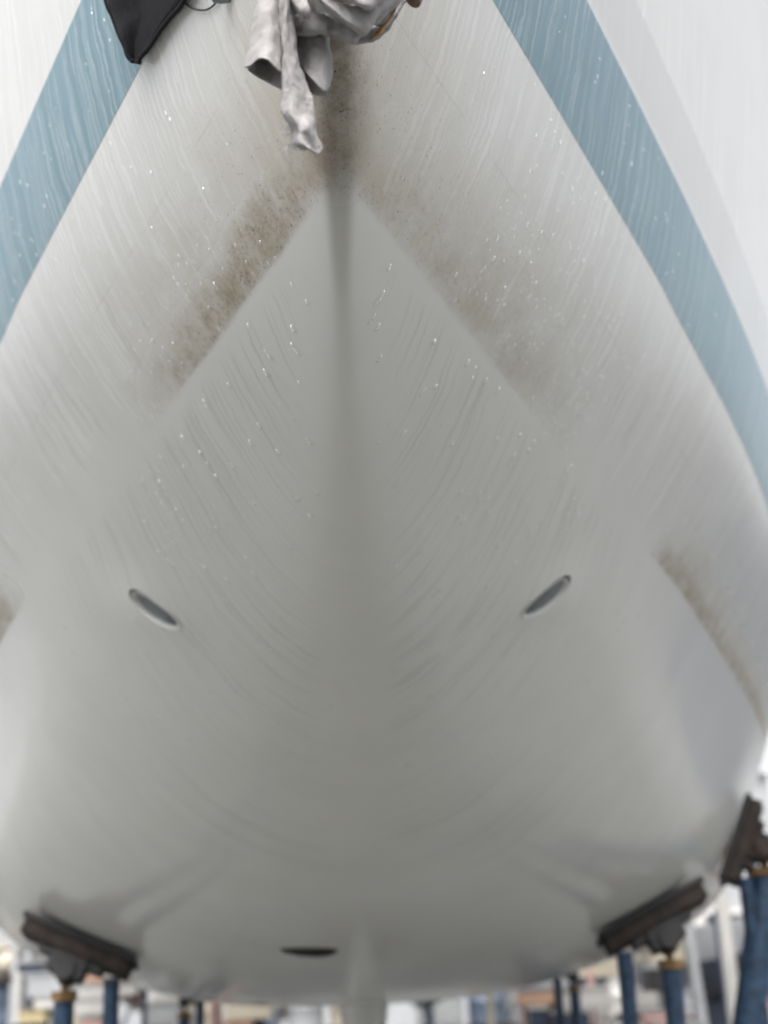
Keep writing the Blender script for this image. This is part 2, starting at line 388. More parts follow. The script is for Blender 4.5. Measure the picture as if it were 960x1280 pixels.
mb = MB()                                                   # propeller inside the tunnel
mb.tube((-.07, TUN_Y, TUN_Z+EYE), (.07, TUN_Y, TUN_Z+EYE), .018, n=16)
for k in range(4):
    an = k*math.pi/2; rot = Matrix.Rotation(an, 3, 'X') @ Matrix.Rotation(R(35), 3, 'Z')
    mb.box(Vector((.05, TUN_Y, TUN_Z+EYE))+Matrix.Rotation(an, 3, 'X') @ Vector((0, 0, .035)), (.005, .03, .045), rot)
M_BRONZE = plain('bronze', (.35, .22, .09), .35, metal=1)
mb.build('thruster_propeller', M_BRONZE, root)

# keel fin, rudder, depth sounder fairing
M_KEEL = M_HULL
v = []; fs = []; nk = 40; lev = [(0.06, .20, 0), (-.10, .15, .0), (-.25, .13, .05), (-1.45, .10, .30)]
for z, hw, dy in lev:
    for k in range(nk):
        an = 2*math.pi*k/nk; c = math.cos(an); yy = 8.6+dy-1.1*c*(1 if z > -1 else .8); w = hw*abs(math.sin(an))**.8*(1+.25*c)
        v.append((math.copysign(w, math.sin(an)), yy, EYE+z))
for i in range(len(lev)-1):
    for k in range(nk): fs.append((i*nk+k, i*nk+(k+1) % nk, (i+1)*nk+(k+1) % nk, (i+1)*nk+k))
fs.append(tuple(3*nk+k for k in range(nk)))
mesh_obj('keel', v, fs, M_KEEL, root)
v = []; fs = []
for z, hw, ch in ((.5, .07, .35), (-1.0, .04, .25)):
    for k in range(nk):
        an = 2*math.pi*k/nk; v.append((hw*math.sin(an), 12.4-ch*math.cos(an), EYE+z))
for k in range(nk): fs.append((k, (k+1) % nk, nk+(k+1) % nk, nk+k))
fs.append(tuple(nk+k for k in range(nk)))
mesh_obj('rudder', v, fs, M_KEEL, root)
M_BLACK = plain('black_rubber', (.018, .018, .018), .55, sc=14)
# fairing: low black lens standing off the bottom
fy, fx = 5.3, -.215; zz = float(np.interp(abs(fx), G[np.searchsorted(YS, fy), :, 0], G[np.searchsorted(YS, fy), :, 1]))
v = []; fs = []; na, nr = 28, 6
for r_ in range(nr+1):
    q = r_/nr
    for k in range(na):
        an = 2*math.pi*k/na; X = fx+.12*q*math.cos(an); Yq = fy+.05*q*math.sin(an)*(1+.5*math.cos(an))
        i = int(np.searchsorted(YS, Yq)); zb = float(np.interp(abs(X), G[i, :, 0], G[i, :, 1]))
        v.append((X, Yq, EYE+zb+.002-.020*math.sqrt(max(0, 1-q*q))))
for r_ in range(nr):
    for k in range(na): fs.append((r_*na+k, r_*na+(k+1) % na, (r_+1)*na+(k+1) % na, (r_+1)*na+k))
o = mesh_obj('sounder_fairing', v, fs, M_BLACK, root); o['label'] = 'small black sounder fairing low on the hull bottom'

# ------------------------------------------------------------------ water drops
tw = NT('water'); 
for nd in list(tw.n):
    if nd != tw.out: tw.n.remove(nd)
gl = tw.n.new('ShaderNodeBsdfGlossy'); gl.inputs['Roughness'].default_value = .03; gl.inputs['Color'].default_value = (1, 1, 1, 1)
tr = tw.n.new('ShaderNodeBsdfDiffuse'); tr.inputs['Color'].default_value = (.85, .85, .85, 1)
t2 = tw.n.new('ShaderNodeBsdfTransparent'); mxa = tw.n.new('ShaderNodeMixShader'); mxa.inputs[0].default_value = .10
tw.l.new(t2.outputs[0], mxa.inputs[1]); tw.l.new(tr.outputs[0], mxa.inputs[2])
fr = tw.n.new('ShaderNodeFresnel'); fr.inputs['IOR'].default_value = 1.4
mxb = tw.n.new('ShaderNodeMixShader'); tw.l.new(fr.outputs[0], mxb.inputs[0]); tw.l.new(mxa.outputs[0], mxb.inputs[1]); tw.l.new(gl.outputs[0], mxb.inputs[2])
tw.l.new(mxb.outputs[0], tw.out.inputs[0]); M_WATER = tw.m

def drop_mesh(seed):
    rr = random.Random(seed); v = []; fs = []; na, nr = 14, 5
    L = .78+rr.random()*.4; tail = .1+rr.random()*.45
    for i in range(nr):
        th = i/(nr-1)*math.pi/2
        q = math.sin(th) if i else 0.0
        for k in range(na):
            an = 2*math.pi*k/na; a, b = math.cos(an), math.sin(an)
            ly = b*L*(1+(tail if b > 0 else 0)); lx = a*(1-.35*max(0, b))*.62
            w = 1+.10*math.sin(an*3+seed)
            v.append((lx*q*w, ly*q*w, .34*math.cos(th)*(1-.35*b*q)))
    for i in range(nr-1):
        for k in range(na): fs.append((i*na+k, i*na+(k+1) % na, (i+1)*na+(k+1) % na, (i+1)*na+k))
    return v, fs
PROTO = [drop_mesh(s) for s in range(6)]
def drop_frame(Y, z, side):
    p, n = hp(Y, z, side, -.0003)
    up = Vector((0, 0, 1)); d = (up - n*up.dot(n)).normalized()     # uphill on the surface
    # water also trails a little aft
    xax = d.cross(n).normalized()
    return p, Matrix((xax, d, n)).transposed()
spots = []
def scatter(nn, yr, zr, sides, size, keep=None):
    c = 0; tries = 0
    while c < nn and tries < nn*40:
        tries += 1
        Y = rng.uniform(*yr); z = rng.uniform(*zr); sd = rng.choice(sides)
        if hx(Y, z) < .03: continue
        if keep and rng.random() > keep(Y, z): continue
        if (Y-TUN_Y)**2+(z-TUN_Z)**2 < .1**2: continue
        spots.append((Y, z, sd, size*1.35*rng.uniform(.55, 1.5))); c += 1
blot = lambda Y, z: max(0, min(1, (mnoise.noise(Vector((Y*5, z*6, 2)))+.25)*1.8))
scatter(140, (2.0, 2.75), (1.20, 1.36), (1,), .0026, lambda Y, z: .35+blot(Y, z))
scatter(90, (1.85, 2.6), (1.20, 1.33), (-1,), .0025, lambda Y, z: .35+blot(Y, z))
scatter(90, (1.75, 2.6), (1.25, 1.62), (-1, 1), .0022, blot)
scatter(120, (1.85, 3.0), (.84, 1.19), (-1, 1), .0050, lambda Y, z: .6)
scatter(90, (2.6, 3.9), (.5, 1.15), (-1, 1), .0042, blot)
scatter(130, (1.75, 3.2), (1.63, 1.86), (-1, 1), .0024, lambda Y, z: .3+blot(Y, z))
scatter(110, (2.0, 3.2), (1.38, 1.62), (1,), .0022, blot)
spots.sort(key=lambda q: -q[3]/q[0])
meshes = []
for k, (v, fs) in enumerate(PROTO):
    me = bpy.data.meshes.new('water_drop'); me.from_pydata(v, [], fs); me.materials.append(M_WATER)
    me.polygons.foreach_set('use_smooth', [True]*len(me.polygons)); meshes.append(me)
for (Y, z, sd, s) in spots[:150]:
    p, M = drop_frame(Y, z, sd); o = bpy.data.objects.new('water_drop', rng.choice(meshes)); COL.objects.link(o); o.parent = root
    mw = M.to_4x4() @ Matrix.Diagonal((s, s*rng.uniform(.7, 1.15), s*rng.uniform(1.1, 1.6), 1)); mw.translation = p-Vector(root.location); o.matrix_local = mw
db = MB()
def add_drop(Y, z, sd, s, st=1.0):
    p, M = drop_frame(Y, z, sd); v, fs = rng.choice(PROTO); db.add([p + M @ Vector((a*s, b*s*st, c*s)) for a, b, c in v], fs)
for (Y, z, sd, s) in spots[150:]: add_drop(Y, z, sd, s, rng.uniform(.9, 1.6))
for _ in range(1300):
    sd = rng.choice((-1, 1)); Y = rng.uniform(1.7, 3.4); z = rng.uniform(1.16, 1.88)
    if hx(Y, z) < .04 or blot(Y+sd*3, z) < rng.random(): continue
    add_drop(Y, z, sd, rng.uniform(.0007, .0017), rng.uniform(.8, 2.0))
tag(db.build('fine_water_drops', M_WATER, root, True), kind='stuff')

# ------------------------------------------------------------------ projection helper used for authoring sizes (photo rows -> metres in the place)
def at(px, py, Y):
    d = f*1545 + r1*(px-480) - u1*(py-640); k = Y/d.y; return Vector((d.x*k, Y, d.z*k+EYE))

# ------------------------------------------------------------------ cleaning rag hung on the stem
def cloth_mat(name, col, dark, scl=1):
    t = NT(name); g = t.n.new('ShaderNodeNewGeometry').outputs['Position']
    n = t.noise(g, 14, 5, .6); st = t.noise(g, 40, 4, .7); wv = t.noise(g, 900, 3, .7); cr = t.noise(g, 55, 5, .75, 1.5)
    c = t.mix(t.ss(n, .3, .75), col, tuple(a*.86 for a in col)); c = t.mix(t.mul(t.ss(st, .55, .75), .35), c, dark)
    nn = t.bump(t.m_('ADD', t.mul(wv, .35), t.m_('ADD', t.mul(st, .6), t.mul(t.m_('ABSOLUTE', t.m_('SUBTRACT', cr, .5)), 3.5))), .8, .0018)
    return t.fin(c, .92, nn, Specular_IOR_Level=.15, Sheen_Weight=.08, Sheen_Roughness=.5)
M_RAG = cloth_mat('rag_cloth', (.42, .405, .40), (.25, .23, .20))
M_DARK = cloth_mat('fleece', (.009, .0095, .0125), (.005, .005, .007))
M_RAGD = cloth_mat('rag_hem', (.50, .48, .48), (.36, .33, .3))
def catmull(P, n):
    P = [Vector(p) for p in P]; out = []
    for i in range(len(P)-1):
        a, b, c, d = P[max(i-1, 0)], P[i], P[i+1], P[min(i+2, len(P)-1)]
        for k in range(n):
            t = k/n; out.append(.5*((2*b)+(c-a)*t+(2*a-5*b+4*c-d)*t*t+(3*b-a-3*c+d)*t**3))
    out.append(P[-1]); return out
rag_v = []; rag_f = []
def sheet(rows, nu=44, nvs=16, wr=.0022, seed=0, thick=.0016):
    """rows: list of cross-sections, each a list of points (same count); smooth surface through them"""
    R_ = [catmull(r, max(2, nu//(len(r)-1))) for r in rows]; m = len(R_[0])
    cols = [catmull([R_[i][j] for i in range(len(R_))], nvs) for j in range(m)]
    nr = len(cols[0]); base = len(rag_v); P = [[cols[j][i] for j in range(m)] for i in range(nr)]
    N = [[None]*m for _ in range(nr)]
    for i in range(nr):
        for j in range(m):
            a = P[min(i+1, nr-1)][j]-P[max(i-1, 0)][j]; b = P[i][min(j+1, m-1)]-P[i][max(j-1, 0)]
            nn = a.cross(b); N[i][j] = nn.normalized() if nn.length > 1e-12 else Vector((0, -1, 0))
    for i in range(nr):
        for j in range(m):
            q = P[i][j]; w = mnoise.noise(Vector((q.x*38+seed, q.z*16, q.y*38)))*wr + mnoise.noise(Vector((q.x*110+seed, q.z*70, q.y*110)))*wr*.5
            w += (abs(mnoise.noise(Vector((q.x*62+q.z*20+seed*3, q.z*26, q.y*30))))-.2)*wr*-.7 + mnoise.noise(Vector((q.x*300, q.z*220, q.y*300)))*.00045
            P[i][j] = q + N[i][j]*w
    for sgn in (1, -1):
        for i in range(nr):
            for j in range(m): rag_v.append(tuple(P[i][j]+N[i][j]*(thick/2*sgn)))
    k2 = nr*m
    for i in range(nr-1):
        for j in range(m-1):
            a = base+i*m+j; rag_f.append((a, a+1, a+m+1, a+m)); rag_f.append((a+k2, a+m+k2, a+m+1+k2, a+1+k2))
    for i in range(nr-1):
        for j in (0, m-1):
            a = base+i*m+j; rag_f.append((a, a+m, a+m+k2, a+k2) if j == 0 else (a, a+k2, a+m+k2, a+m))
    for i in (0, nr-1):
        for j in range(m-1):
            a = base+i*m+j; rag_f.append((a, a+k2, a+1+k2, a+1) if i == 0 else (a, a+1, a+1+k2, a+k2))
Yr = 1.37
def row(*pts): return [at(px, py, Yr+dy) for px, py, dy in pts]
# left fold, open at its hem so that the dark inside shows
sheet([row((350, -190, .03), (346, -190, -.01), (354, -190, -.03), (362, -190, -.01), (366, -190, .02)),
       row((332, -60, .05), (332, -60, 0), (345, -60, -.03), (356, -60, -.015), (362, -60, .02)),
       row((326, 0, .06), (322, 0, 0), (338, 0, -.03), (352, 0, -.01), (362, 0, .03)),
       row((322, 45, .06), (313, 47, .005), (333, 45, -.035), (350, 52, -.02), (362, 60, .03)),
       row((318, 82, .04), (308, 85, .005), (328, 74, -.045), (345, 84, -.04), (357, 101, -.005))], seed=1, wr=.003)
# its back flap
sheet([row((330, 20, .08), (345, 20, .07), (362, 20, .04)), row((309, 87, .03), (330, 101, .06), (357, 115, .03))], seed=2)
# right fold behind the tail
sheet([row((362, -120, .03), (376, -120, 0), (392, -120, .02), (402, -120, .05)),
       row((362, 0, .03), (382, 0, .0), (402, 0, .02), (412, 0, .06)),
       row((366, 40, .03), (384, 44, .0), (404, 42, .01), (412, 40, .05)),
       row((372, 75, .03), (388, 84, .0), (408, 78, .005), (415, 76, .04)),
       row((373, 76, .03), (386, 94, -.005), (406, 114, .0), (414, 98, .03))], seed=3, wr=.003)
sheet([row((372, 40, .07), (392, 40, .06), (411, 40, .05)), row((376, 90, .05), (390, 117, .05), (408, 119, .03))], seed=4)
# long tail in front
sheet([row((348, -190, -.02), (354, -190, -.045), (360, -190, -.05), (366, -190, -.02)),
       row((349, -20, -.02), (355, -20, -.055), (361, -20, -.06), (366, -20, -.02)),
       row((351, 30, -.02), (357, 30, -.055), (362, 30, -.045), (368, 32, -.03)),
       row((355, 80, -.02), (360, 80, -.05), (368, 80, -.04), (375, 80, -.02)),
       row((353, 118, -.02), (364, 118, -.045), (376, 116, -.035), (386, 112, -.02)),
       row((352, 140, -.02), (364, 142, -.05), (380, 140, -.03), (391, 138, -.02)),
       row((362, 158, -.02), (372, 162, -.04), (384, 160, -.045), (396, 164, -.015)),
       row((366, 182, -.015), (378, 180, -.045), (392, 184, -.025), (402, 182, -.01)),
       row((392, 187, -.01), (394, 190, -.03), (397, 193, -.02), (400, 188, -.01))], seed=5, wr=.0036, nu=60)
# bunched folds: rolls that cross the bundle
def roll(cs, seed, wr=.004):
    """cs: (px, py, dy, half width px, droop) along a fold; cross-section an open C that faces the camera"""
    rows_ = []
    for k, (px, py, dy, hw, ang) in enumerate(cs):
        r_ = []
        for a in (-115, -70, -25, 25, 70, 115):
            ca, sa = math.cos(R(a)), math.sin(R(a))
            dx, dyp = math.cos(R(ang))*sa*hw, math.sin(R(ang))*sa*hw
            r_.append(at(px+dx, py+dyp, Yr+dy-ca*hw*.00105))
        rows_.append(r_)
    sheet(rows_, seed=seed, wr=wr, nu=45, nvs=12)
roll([(352, -30, -.03, 12, 90), (372, 2, -.045, 12, 100), (385, 12, -.05, 11, 80), (376, 18, -.03, 7, 60)], 11)
roll([(375, -40, -.02, 22, 60), (398, -4, -.03, 26, 50), (424, 18, -.05, 24, 50), (450, 24, -.05, 20, 70), (475, 8, -.04, 16, 95), (505, -12, -.02, 16, 110), (530, -40, 0, 14, 110)], 12)
roll([(400, 30, .02, 12, 90), (425, 36, -.01, 14, 90), (440, 42, -.03, 12, 80), (462, 30, -.03, 10, 110), (490, 5, -.02, 12, 120), (515, -25, .0, 12, 120)], 13)
roll([(368, 30, .0, 14, 90), (392, 30, -.01, 14, 90), (415, 34, -.005, 10, 80), (430, 44, .0, 6, 70)], 14)
roll([(395, -50, -.05, 26, 80), (425, -18, -.075, 22, 60), (452, -2, -.075, 18, 60), (480, -14, -.06, 15, 100), (505, -40, -.03, 14, 120)], 15)
roll([(440, 48, .03, 8, 90), (462, 46, .03, 8, 90), (482, 34, .03, 9, 110), (498, 14, .03, 10, 120), (512, -10, .03, 12, 120)], 16)
roll([(460, 20, -.01, 8, 60), (480, 22, .0, 10, 80), (494, 8, .0, 10, 110), (508, -15, .0, 12, 120)], 17)
roll([(400, -190, .06, 30, 90), (410, -130, 0, 46, 20), (430, -80, -.02, 48, 10), (440, -40, -.03, 44, 5), (445, -5, -.01, 34, 0)], 18)
ragroot = empty('cleaning_rag', at(400, -60, Yr), 'crumpled grey cotton rag hanging over the stem with a long twisted frayed tail', 'rag')
o = mesh_obj('cloth', rag_v, rag_f, M_RAG, ragroot)
tb = MB()
for k in range(260):                               # frayed threads at the torn end
    a = rng.random(); p0 = at(352+(402-352)*a if k % 3 else 352+rng.uniform(0, 12), (181+rng.uniform(-3, 6)) if k % 3 else rng.uniform(122, 172), Yr-.028)
    d = Vector((rng.uniform(-1, 1), rng.uniform(-.4, .4), -rng.random()*1.0)).normalized()*rng.uniform(.002, .006)
    tb.path([p0, p0+d*.5+Vector((0, 0, .001)), p0+d+Vector((rng.uniform(-.002, .002), 0, 0))], .0004, 4)
tag(tb.build('frayed_threads', M_RAGD, ragroot), kind='stuff')
M_ORANGE = plain('amber_lining', (.42, .19, .035), .5, sc=60)
rag_v.clear(); rag_f.clear()
roll([(468, 44, -.002, 4, 120), (476, 38, -.006, 5, 110), (486, 26, -.004, 5, 120), (494, 12, .0, 5, 120)], 21, .001)
o = mesh_obj('amber_patch', rag_v, rag_f, M_ORANGE, ragroot); o['label'] = 'amber patch showing inside the folded rag'
rag_v.clear(); rag_f.clear()
# stainless ring on the stem that the rag is looped through
M_STEEL = plain('stainless', (.6, .6, .6), .25, metal=1, var=.08)
rb = MB(); cst = Vector((0, 1.16, EYE+1.46)); ring = [cst+Vector((0, .045*math.cos(a), .045*math.sin(a))) for a in np.linspace(0, 2*math.pi, 25)]
rb.path(ring, .006, 10, False); rb.path([(0, 1.18, EYE+1.47), (0, 1.36, EYE+1.46)], .008, 10)
rb.build('stem_ring', M_STEEL, root, True)

# ------------------------------------------------------------------ dark fleece draped down the left side
def to_hull(px, py):
    """where a sight line meets the left side of the hull"""
    lo, hi = .9, 4.5
    for _ in range(40):
        m = (lo+hi)/2; p = at(px, py, m)
        if abs(p.x) > hx(m, p.z-EYE): lo = m
        else: hi = m
    return at(px, py, lo)
edge_l = [(124, -100), (134, -50), (145, 0), (154, 26), (165, 50), (172, 68), (177, 77)]
edge_r = [(280, -100), (264, -50), (237, 4), (220, 24), (201, 52), (189, 70), (184, 79)]
L_ = catmull([(a, b, 0) for a, b in edge_l], 6); R2 = catmull([(a, b, 0) for a, b in edge_r], 6)
v = []; fs = []; m = 26
grid = []
for i, (a, b) in enumerate(zip(L_, R2)):
    rw = []
    for k in range(m):
        q = k/(m-1); px, py = a.x+(b.x-a.x)*q, a.y+(b.y-a.y)*q
        p = to_hull(px, py); Yh, zh = p.y, p.z-EYE
        hp_, n_ = hp(Yh, zh, -1, 0)
        fold = .010*math.sin(q*5.2+i*.05)+.006*mnoise.noise(Vector((q*3, i*.12, 0)))
        e = min(q, 1-q)*m
        rw.append(p+n_*(.012+max(0, fold)+.004*min(1, e/2)))
    grid.append(rw)
# carry it on up to the deck edge
top = []
for j, s in enumerate(np.linspace(.12, 1, 8)[::-1]):
    rw = []
    for k in range(m):
        p = grid[0][k]; z0 = p.z-EYE; z = z0+(3.32-z0)*s; Yh = p.y+.10*s*(k/m-.5)
        q, n_ = hp(Yh, min(z, 3.28), -1, .016+.008*math.sin(k*.35+s*4)); q.z = z+EYE; rw.append(q)
    top.append(rw)
grid = top+grid; NR = len(grid)
for th in (0, 1):
    for rw in grid:
        for p in rw: v.append(p+Vector((.4, .75, .3)).normalized()*(.005*th))
for i in range(NR-1):
    for k in range(m-1):
        a = i*m+k; fs.append((a, a+1, a+m+1, a+m)); a += NR*m; fs.append((a, a+m, a+m+1, a+1))
jroot = empty('fleece_garment', grid[0][m//2], 'dark charcoal fleece garment corner hanging over the blue stripe', 'garment')
mesh_obj('fabric', v, fs, M_DARK, jroot)
hem = [grid[i][0] for i in range(8, NR)]+[grid[-1][k] for k in range(1, m, 3)]+[grid[i][-1] for i in range(NR-1, 7, -1)]
MB().path([p+Vector((0, -.002, 0)) for p in hem], .0042, 8).build('hem', M_DARK, jroot, True)
M_CORD = plain('cord_grey', (.10, .10, .12), .7, sc=80)
cp = [(231, -6), (233, 2), (240, 9), (248, 12), (259, 12.5), (268, 8), (276, -2), (280, -14), (286, -40), (262, -92)]
cpw = []
for a, b in cp:
    p = to_hull(a, b); _, n_ = hp(p.y, p.z-EYE, -1); cpw.append(p+n_*.004)
MB().path(catmull(cpw, 5), .0017, 8).build('drawstring', M_CORD, jroot, True)
p = to_hull(284, -4); _, n_ = hp(p.y, p.z-EYE, -1); c = p+n_*.012
sb = MB(); sb.path([c+Vector((-.016, 0, .0)), c+Vector((-.013, 0, 0)), c+Vector((0, 0, 0)), c+Vector((.013, 0, 0)), c+Vector((.016, 0, 0))], [.004, .0095, .011, .0095, .004], 16)
sb.build('cord_lock', plain('cord_lock_grey', (.22, .24, .26), .4), jroot, True)
# brown knotted end of the line that holds the rag
M_TAN = plain('brown_leather', (.16, .10, .07), .6, sc=50)
q = [at(540, -70, Yr+.0), at(528, -30, Yr), at(520, -8, Yr), at(517, 0, Yr), at(514, 4, Yr)]
kr = empty('leather_toggle', q[2], 'brown leather toggle end poking out beside the rag at the top edge', 'toggle')
MB().path([at(455, -150, Yr-.02), at(500, -110, Yr), q[0]], .004, 8).build('lanyard', M_CORD, kr, True)
MB().path(catmull(q, 4), [.010]*8+[.012]*6+[.010, .007, .003], 12).build('toggle', M_TAN, kr, True)

# ------------------------------------------------------------------ ground, backdrop of the yard
def ground_mat():
    t = NT('yard_concrete'); g = t.n.new('ShaderNodeNewGeometry').outputs['Position']
    a = t.noise(g, .35, 5, .6); b = t.noise(g, 6, 5, .7); d = t.noise(g, 60, 3, .6)
    c = t.mix(t.ss(a, .35, .65), (.085, .087, .083), (.125, .126, .120)); c = t.mix(t.mul(t.ss(b, .45, .75), .5), c, (.06, .058, .055))
    wet = t.ss(a, .52, .58)
    return t.fin(c, t.m_('MULTIPLY_ADD', wet, -.35, .75), t.bump(t.m_('ADD', b, t.mul(d, .4)), .4, .01))
gv = [(-600, -400, 0), (600, -400, 0), (600, 900, 0), (-600, 900, 0)]
tag(mesh_obj('ground', gv, [(0, 1, 2, 3)], ground_mat(), None, False), kind='structure')

# ------------------------------------------------------------------ boat stands
M_BLUE = plain('stand_blue', (.022, .05, .095), .5, var=.5, sc=25); M_BLUE2 = plain('stand_dark', (.03, .04, .05), .55, var=.4, sc=25)
M_WOOD = plain('pad_timber', (.038, .028, .023), .85, var=.4, sc=18); M_OCHRE = plain('rusty_collar', (.20, .12, .045), .7, var=.4, sc=40)
M_RED = plain('oxide', (.20, .07, .04), .7, var=.3)
def bottom_pt(Y, x):
    i = int(np.searchsorted(YS, Y)); z = float(np.interp(abs(x), G[i, :, 0], G[i, :, 1]))
    p, n = hp(Y, z, 1 if x > 0 else -1); return Vector((x, Y, z+EYE)), n
def stand(Y, x, label, pad_len=.50, post_r=.045, brown=False, lean=0.0, strut_dx=.28, grp='boat stands under the hull'):
    p, n = bottom_pt(Y, x); s = 1 if x > 0 else -1
    t = empty('boat_stand', (x, Y, 0), label, 'boat stand', grp)
    tang = Vector((n.z, 0, -n.x)).normalized(); tang = tang if tang.x*s > 0 else -tang       # along the girth, outwards
    fwd = n.cross(tang).normalized(); M = Matrix((tang, fwd, n)).transposed()
    c1 = p+n*.022; MB().box(c1, (pad_len, .20, .030), M).build('rubber_facing', M_BLACK, t, False, .006)
    c2 = p+n*.068; MB().box(c2, (pad_len*.93, .17, .06), M).build('timber_pad', M_WOOD, t, False, .005)
    br = MB(); br.box(p+n*.115, (pad_len*.55, .10, .035), M)
    br.box(p+n*.14, (pad_len*.30, .13, .10), M); hub = p+n*.17; br.tube(hub+fwd*.08, hub-fwd*.08, .05); br.build('pad_bracket', M_BLACK if not brown else M_WOOD, t, False, .004)
    foot = Vector((x+s*.05+lean, Y+.0, 0)); topz = hub.z-.05; tp = Vector((hub.x+s*.01, Y, topz))
    MB().tube(tp+Vector((0, 0, .06)), tp-Vector((0, 0, .25)), .018, n=12).build('jack_screw', M_OCHRE, t, True)
    MB().tube(tp-Vector((0, 0, .03)), tp-Vector((0, 0, .07)), post_r*1.35, n=6).build('collar', M_OCHRE, t)
    MB().tube(tp-Vector((0, 0, .07)), Vector((foot.x, Y, .35)), post_r, n=20).build('post', M_BLUE, t, True)
    e = p+tang*(-s*0+ -0.0) 
    a = p+n*.12-tang*pad_len*.36
    MB().tube(a, Vector((a.x-.0, Y+.05, .45)), .036, n=12).build('strut', M_BLUE, t, True)
    for k in range(3):
        an = k*2*math.pi/3+.4; b = Vector((foot.x+.45*math.cos(an), Y+.45*math.sin(an), 0.03))
        lg = MB().tube((foot.x, Y, .55), b, .022, n=10).build('leg', M_BLUE2, t, True)
        MB().box(b-Vector((0, 0, .022)), (.12, .12, .014)).build('foot_plate', M_BLACK, lg)
    return t
stand(6.0, -1.27, 'blue post stand with black rubber pad under the hull near the left corner', .56)
stand(6.0, 1.33, 'blue post stand with black rubber pad under the right bilge', .56)
stand(6.45, 1.90, 'tall blue stand with brown timber pad against the hull side at the right edge', .46, .075, True, -.42)
stand(10.5, -1.36, 'distant thin post stand under the aft hull, left of the keel', .3, .045)
stand(10.5, 1.62, 'distant thin post stand under the aft hull, right of the keel', .3, .045)
# keel blocks
kb = empty('keel_blocks', (0, 8.7, 0), 'stack of timber blocks beneath the keel', 'timber blocks')
for lv in range(2):
    for k in range(3):
        MB().box((0, 8.2+k*.55, .065+lv*.135) if lv else ((0, 8.2+k*.55, .065)), (.9, .25, .13) if lv == 0 else (.5, .22, .13)).build('timber_block', M_WOOD, kb, False, .006)

# ------------------------------------------------------------------ the yard beyond: other craft, cars, drums
PAL = {'white': (.46, .45, .43), 'cream': (.38, .34, .27), 'navy': (.03, .04, .07), 'blue': (.10, .13, .18), 'red': (.20, .09, .08), 'orange': (.38, .24, .17),
       'grey': (.32, .33, .34), 'pink': (.42, .27, .25), 'teal': (.06, .20, .22), 'yellow': (.42, .35, .20), 'green': (.05, .14, .07), 'black': (.02, .02, .022)}
PM = {k: plain('paint_'+k, c, .4, var=.10, sc=3, bump=.05) for k, c in PAL.items()}
M_ALU = plain('mast_alloy', (.62, .62, .62), .35, metal=.6, var=.1); M_WIN = plain('dark_window', (.03, .035, .045), .1, var=.2, sc=2)
def yacht(x, Y, L, beam, hullc, botc, topc, label, lift=1.1, yaw=0, mast=True, grp='boats laid up in the yard behind'):
    t = empty('yacht', (x, Y, 0), label, 'boat', grp)
    lv = [0, .25, .55, .78, 1.0]; hw = [0.05, .55, .86, .96, 1.0]; H = L*.17; ns = 16
    def pt(i, j, s):
        q = i/ns; w = beam/2*min(1, 1.9*q**.75)*(1-.25*max(0, q-.6)/.4)*hw[j]; z = lift+H*lv[j]+(.25*(1-q)**2 if j == 4 else 0)+(.5*H*(1-q)**3*(1-lv[j]))
        return (x+s*w, Y+(q-.04*lv[j]*(1-q))*L, z)
    for name, ja, jb, mt in (('underbody', 0, 2, botc), ('topsides', 2, 4, hullc)):
        mb = MB()
        for s in (-1, 1):
            vv = [pt(i, j, s) for i in range(ns+1) for j in range(ja, jb+1)]; w = jb-ja+1
            mb.add(vv, [(i*w+j, i*w+j+1, (i+1)*w+j+1, (i+1)*w+j) for i in range(ns) for j in range(w-1)])
        mb.add([pt(ns, j, s) for s in (-1, 1) for j in range(ja, jb+1)], [tuple(range(w))+tuple(reversed(range(w, 2*w)))])
        mb.build(name, PM[mt], t, True)
    mb = MB(); vv = [pt(i, 4, s) for i in range(ns+1) for s in (-1, 1)]; mb.add(vv, [(i*2, i*2+1, i*2+3, i*2+2) for i in range(ns)]); mb.build('deck', PM[topc], t)
    cz = lift+H; mb = MB().box((x, Y+L*.5, cz+.22), (beam*.5, L*.35, .45)); cb = mb.build('cabin', PM[topc], t, False, .08)
    for s in (-1, 1): MB().box((x+s*beam*.252, Y+L*.5, cz+.27), (.02, L*.22, .14)).build('window', M_WIN, cb)
    MB().box((x, Y+L*.323, cz+.27), (beam*.36, .02, .14)).build('window', M_WIN, cb)
    MB().box((x, Y+L*.5, lift/2+.06), (.22, L*.2, lift+.1)).build('keel', PM[botc], t, False, .05)
    if mast:
        MB().tube((x, Y+L*.42, cz), (x, Y+L*.42, cz+L*1.15), .085, .06, n=10).build('mast', M_ALU, t, True)
        MB().tube((x, Y+L*.43, cz+1.0), (x, Y+L*.85, cz+1.0), .06, n=8).build('boom', M_ALU, t, True)
    for s in (-1, 1):
        for q in (.3, .7):
            MB().path([(x+s*beam*.62, Y+L*q, 0), (x+s*beam*.36, Y+L*q, lift+H*.36)], .05, 8).build('prop', PM['blue'], t)
    return t
